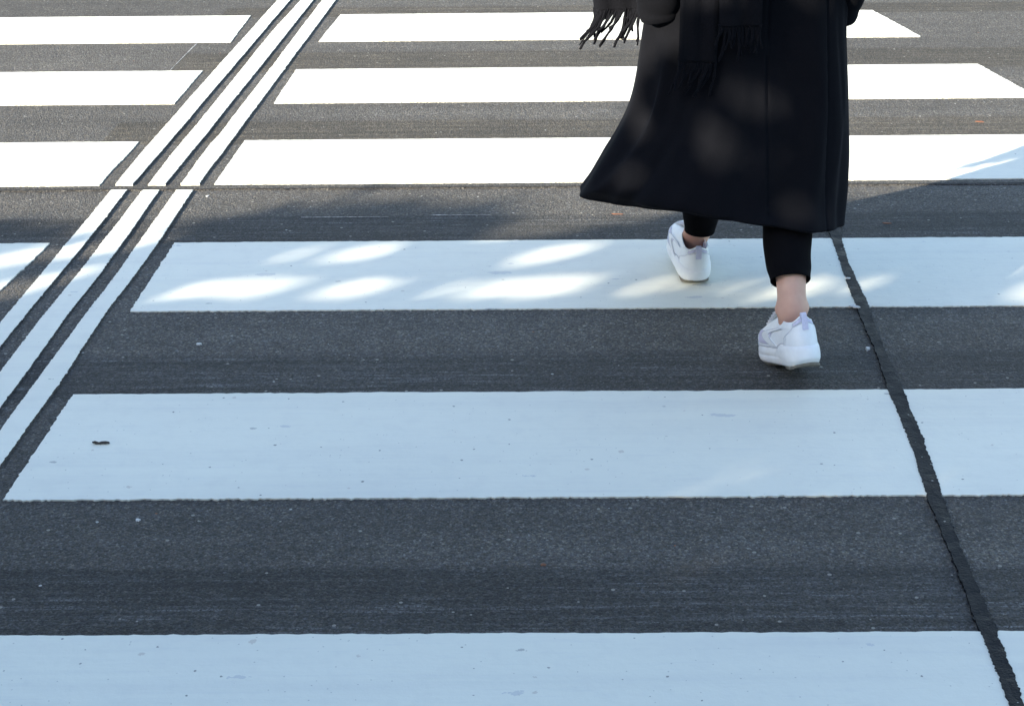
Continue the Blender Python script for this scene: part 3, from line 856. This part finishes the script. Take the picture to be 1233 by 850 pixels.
    # eyestay mesh panel between band and toe
    for sgn in (1, -1):
        rows = [((9, 17, i) if sgn > 0 else (72 - 17, 72 - 9, i)) for i in range(6, 22, 2)]
        overlay('mesh_panel', rows, M_LINING, .0009)
    # heel tab: a standing loop of webbing
    V = []
    for t_, z, y in ((0, .070, -.0005), (.2, .084, .001), (.5, .098, .0045), (.62, .1005, .0065), (.75, .099, .0095), (1, .086, .0105)):
        for x, dy in ((-.0062, -.001), (.0062, -.001), (.0062, .001), (-.0062, .001)): V.append((x, y + dy, z))
    F = grid_faces(6, 4) + [(3, 2, 1, 0), (20, 21, 22, 23)]
    sub('heel_tab', V, F, M_LINING, False)
    # tongue and laces
    tv = []
    for i in range(10):
        s = i / 9; y = .185 - .075 * s; z = .068 + .035 * s ** 1.1
        for j in range(8):
            v = j / 7 * 2 - 1; tv.append((v * .020 - side * .003, y + .004 * v * v, z - .006 * v * v + .003))
    for i in range(10):
        for j in range(8):
            x, y, z = tv[i * 8 + j]; tv.append((x, y + .001, z - .004))
    f1 = grid_faces(10, 8, False)
    sub('tongue', tv, f1 + [tuple(reversed([q + 80 for q in f])) for f in f1] + [(j, j + 1, 81 + j, 80 + j) for j in range(7)] + [(72 + j + 1, 72 + j, 152 + j, 153 + j) for j in range(7)], M_LEATHER)
    lc = []
    for i in range(5):
        y = .182 - .014 * i; z = .0715 + .0058 * i
        lc.append(tube([(x - side * .003, y + .003 * abs(x) / .02, z + .004 - 8 * x * x) for x in np.linspace(-.026, .026, 9)], .0023, 8))
    V, F = merge(lc); sub('laces', V, F, M_LACE)
    return root
ML = Matrix.Translation((.382, 3.975, .003)) @ Matrix.Rotation(math.radians(5.5), 4, 'Z') @ Matrix.Rotation(math.radians(8), 4, 'X')
make_sneaker(-1, ML)
# right foot: heel lifted, rolling over the ball
ball = Vector((0, .172, 0))
MR = Matrix.Translation((.529, 3.532, .002)) @ Matrix.Rotation(math.radians(9), 4, 'Z') @ Matrix.Rotation(math.radians(-17), 4, 'X') @ Matrix.Rotation(math.radians(-4), 4, 'Y') @ Matrix.Diagonal((.95, 1, 1.13, 1)) @ Matrix.Translation(-ball)
make_sneaker(1, MR)

# ------------------------------------------------------------------ street tree beside the crossing (left of the picture; its crown shades the road)
SUN_AZ, SUN_EL = math.radians(43), math.radians(22)                       # light travels towards +x +y and down
cot = 1 / math.tan(SUN_EL); dxz, dyz = math.cos(SUN_AZ) * cot, math.sin(SUN_AZ) * cot
tree = tag(empty('street_tree', (-6.1, -2.3, .12)), 'leafy street tree on the pavement whose crown shades the near stripes', 'tree')
TL = Vector((-6.1, -2.3, .12))
CC = np.array([-4.8, -1.5, 2.85]); CR = np.array([3.6, 3.6, 1.2])
nL = 230000
P = rng.uniform(-1, 1, (nL, 3))
P = P[(np.abs(P[:, 0]) ** 2.4 + np.abs(P[:, 1]) ** 2.4 + np.abs(P[:, 2]) ** 2.8) < 1]
P = CC + P * CR
gx = P[:, 0] + P[:, 2] * dxz; gy = P[:, 1] + P[:, 2] * dyz
bx_ = [-4, -2.2, -1.388, -1.2, -1.036, -.887, -.704, -.484, -.356, -.089, .02, .126, .35, .70, .852, .945, 1.1, 1.25, 1.4, 2, 4]
by_ = [4.5, 4.48, 4.50, 4.44, 4.36, 4.49, 4.585, 4.59, 4.635, 4.57, 4.47, 4.42, 4.50, 4.62, 4.58, 4.56, 4.60, 4.70, 4.85, 4.95, 4.9]
edge = np.interp(gx, bx_, by_) - .075
gap = gy > edge + rng.normal(0, .035, len(gx))  # crown trimmed to place the border of sun and shade
spots = [(-.77, 3.982, .10, .048, 8), (-.61, 3.988, .12, .052, 6), (-.395, 3.987, .085, .055, 12), (-.225, 3.985, .065, .052, 14), (.012, 3.985, .16, .055, 6), (.30, 3.976, .10, .044, 0), (.62, 3.960, .26, .046, 0), (1.22, 3.945, .13, .055, 0),
         (-.718, 4.215, .065, .042, 22), (-.578, 4.215, .06, .042, 22), (-.413, 4.225, .085, .055, 22), (-.28, 4.20, .06, .042, 22), (.055, 4.21, .14, .046, 26), (.14, 4.30, .08, .03, 26),
         (-1.27, 4.20, .10, .055, 15), (-1.24, 3.97, .12, .055, 12), (-1.03, 4.30, .16, .06, 25), (-1.06, 4.09, .09, .045, 20), (.03, 4.42, .16, .075, 22), (.54, 4.285, .06, .035, 0),
         (1.07, 4.488, .068, .054, 40), (1.444, 4.81, .085, .065, 0), (1.187, 4.375, .13, .042, 60), (1.41, 4.54, .10, .042, 60), (1.25, 4.30, .052, .047, 0), (1.36, 4.35, .052, .047, 0), (1.17, 4.10, .115, .040, 10), (.84, 4.28, .10, .040, 0)]
# leaves thinned to put a faint glow on the near stripes, right half
thin = (gy < np.interp(gx, [.0, .49, .60, .72, .86, 1.1, 1.5], [3.30, 3.40, 3.30, 3.20, 3.13, 3.05, 2.95])) & (gy > 2.2)
pk = np.where(thin, 1 - .79 * np.clip((gx + .25) / .5, 0, 1) * np.clip((gy - 2.35) / .35, 0, 1), 1.0)
gap |= rng.random(len(gx)) > pk
P = P[~gap]
n = len(P)
A = rng.normal(0, 1, (n, 3)); A /= np.linalg.norm(A, axis=1)[:, None]
B = rng.normal(0, 1, (n, 3)); B -= A * (A * B).sum(1)[:, None]; B /= np.linalg.norm(B, axis=1)[:, None]
ln = rng.uniform(.045, .075, (n, 1)); wd = ln * rng.uniform(.5, .75, (n, 1))
Nn = np.cross(A, B) * ln * .18
Vt = np.stack([P - A * ln, P + B * wd - A * ln * .1 + Nn, P + A * ln, P - B * wd - A * ln * .1 + Nn], 1)
# tunnels cut through the crown along the sun to place each light spot
Vq = np.concatenate([Vt, Vt.mean(1, keepdims=True), (Vt[:, :1] + Vt[:, 1:2]) / 2, (Vt[:, 1:2] + Vt[:, 2:3]) / 2, (Vt[:, 2:3] + Vt[:, 3:4]) / 2, (Vt[:, 3:4] + Vt[:, :1]) / 2], 1)
qx = Vq[..., 0] + Vq[..., 2] * dxz; qy = Vq[..., 1] + Vq[..., 2] * dyz
hole = np.zeros(len(P), bool)
for cx, cy, rx, ry, an in spots:
    a = math.radians(an); u = (qx - cx) * math.cos(a) + (qy - cy) * math.sin(a); v = -(qx - cx) * math.sin(a) + (qy - cy) * math.cos(a)
    hole |= (((u / (rx - .0135)) ** 2 + (v / (ry - .0185)) ** 2) < 1).any(1)
Vt = Vt[~hole].reshape(-1, 3) - np.array(TL); n = len(Vt) // 4
me = bpy.data.meshes.new('crown')
me.vertices.add(4 * n); me.vertices.foreach_set('co', Vt.ravel())
me.loops.add(4 * n); me.loops.foreach_set('vertex_index', np.arange(4 * n, dtype=np.int32))
me.polygons.add(n); me.polygons.foreach_set('loop_start', np.arange(0, 4 * n, 4, dtype=np.int32))
me.update(calc_edges=True)
link('crown', me, M_LEAF, tree)
limbs = [tube(catmull([(0, 0, -.12), (.03, .02, 1.0), (.0, .05, 2.2), (.1, .1, 2.7)], 24), np.linspace(.17, .09, 24) + np.array([.10, .04] + [0] * 22), 16)]
for k in range(9):
    a = 2 * PI * k / 9 + .3; L = 1.5 + .3 * (k % 3)
    z0 = 1.3 + .09 * k
    limbs.append(tube(catmull([(.0, .05, z0), (.5 * math.cos(a), .5 * math.sin(a), z0 + .3), (L * .6 * math.cos(a) + .6, L * .6 * math.sin(a) + .3, z0 + .7), (L * math.cos(a) + 1.1, L * math.sin(a) + .5, z0 + 1.1)], 16), np.linspace(.07, .012, 16), 10))
V, F = merge(limbs); o = link('trunk', mesh('trunk', V, F), M_BARK, tree, True)
# pavement and kerb under the tree
def box(name, x0, x1, y0, y1, z0, z1, mat):
    return slab(name, [(x0, y0), (x1, y0), (x1, y1), (x0, y1)], z0, z1, mat)
tag(box('pavement', -14, -5.6, -30, 40, 0, .12, M_SLAB), 'pale pavement beside the road under the street tree', 'pavement', None, 'structure')
tag(box('kerb', -5.597, -5.45, -30, 40, 0, .125, M_KERB), 'pale stone kerb along the pavement edge', 'kerb', None, 'structure')

# ------------------------------------------------------------------ unseen low fronts added behind and left of the camera to hide the bright horizon
M_RENDER = simple('plaster_wall', (.30, .29, .27), .9, 3, .12, .4, .004)
M_GLASS = simple('dark_glass', (.03, .035, .04), .1, 2, .1, .0, .001, .5)
M_FRAME = simple('window_frame_paint', (.55, .55, .53), .5, 20, .05, .1, .001)
def cuboid(x0, x1, y0, y1, z0, z1):
    v = [(x, y, z) for x in (x0, x1) for y in (y0, y1) for z in (z0, z1)]
    return v, [(0, 1, 3, 2), (4, 6, 7, 5), (0, 4, 5, 1), (2, 3, 7, 6), (0, 2, 6, 4), (1, 5, 7, 3)]
def sky_block_front(loc, rot, length, height, label):
    t = tag(empty('sky_blocker', loc), label, 'sky_blocker'); t.rotation_euler = (0, 0, rot)
    V, F = cuboid(0, length, -6, 0, 0, height); link('wall', mesh('wall', V, F), M_RENDER, t)
    V, F = cuboid(-.1, length + .1, -6.1, .14, height + .003, height + .28); link('cornice', mesh('cornice', V, F), M_KERB, t)
    nw = int(length / 2.6); proto = None
    for k in range(nw):
        for z in (1.0, 4.0):
            if proto is None:
                V, F = merge([cuboid(-.06, .02, 0, .07, 0, 1.7), cuboid(1.28, 1.36, 0, .07, 0, 1.7), cuboid(.023, 1.277, 0, .07, 0, .07), cuboid(.023, 1.277, 0, .07, 1.63, 1.7), cuboid(.61, .69, 0, .06, .073, 1.627)])
                w = link('window', mesh('window', V, F), M_FRAME, t)
                V, F = cuboid(.023, 1.277, .004, .02, .073, 1.627); g = link('pane', mesh('pane', V, F), M_GLASS, w); proto = (w, g)
            else:
                w = proto[0].copy(); g = proto[1].copy(); col.objects.link(w); col.objects.link(g); w.parent = t; g.parent = w
            w.location = (.8 + k * 2.6, .003, z)
    return t
sky_block_front((-18, -15, 0), 0, 42, 7.2, 'low plaster block added behind the camera to hide the bright horizon')
sky_block_front((-17, 28, .12), -PI / 2, 40, 6.4, 'low plaster block added unseen behind the tree to hide the bright horizon')

# ------------------------------------------------------------------ light, camera, output
world = bpy.data.worlds.new('World'); scene.world = world; world.use_nodes = True
wt = world.node_tree; bg = wt.nodes['Background']
sky = wt.nodes.new('ShaderNodeTexSky'); sky.sky_type = 'NISHITA'; sky.sun_disc = False
sky.sun_elevation = SUN_EL; sky.sun_rotation = math.radians(227)
sky.air_density = 1.0; sky.dust_density = 1.0; sky.ozone_density = 0.6
wt.links.new(sky.outputs[0], bg.inputs[0]); bg.inputs[1].default_value = .15
sd = Vector((math.cos(SUN_AZ) * math.cos(SUN_EL), math.sin(SUN_AZ) * math.cos(SUN_EL), -math.sin(SUN_EL)))
sl = bpy.data.lights.new('sun', 'SUN'); sl.energy = 4.8; sl.angle = math.radians(.5); sl.color = (1, .895, .72)
so = bpy.data.objects.new('sun', sl); col.objects.link(so); so.rotation_euler = sd.to_track_quat('-Z', 'Y').to_euler(); so.location = (-10, -8, 12)

cam = bpy.data.cameras.new('camera'); co = bpy.data.objects.new('camera', cam); col.objects.link(co)
R_ = Vector((.99991562, .0081232, -.01013746)); U_ = Vector((.00621746, .38592684, .92250844)); F_ = Vector((-.01140604, .92249363, -.38584377))
m3 = Matrix((R_, U_, -F_)).transposed()
co.matrix_world = Matrix.Translation((0, 0, 1.5)) @ m3.to_4x4()
cam.sensor_width = 36; cam.lens = 2200 / 1233 * 36; cam.clip_start = .05; cam.clip_end = 2000
scene.camera = co

scene.render.engine = 'CYCLES'
scene.render.resolution_x, scene.render.resolution_y = 1024, 705
scene.view_settings.view_transform = 'Standard'; scene.view_settings.look = 'None'
scene.view_settings.exposure = 1.64; scene.view_settings.gamma = 1.0; scene.view_settings.use_curve_mapping = False
scene.cycles.use_denoising = True
scene.cycles.max_bounces = 6
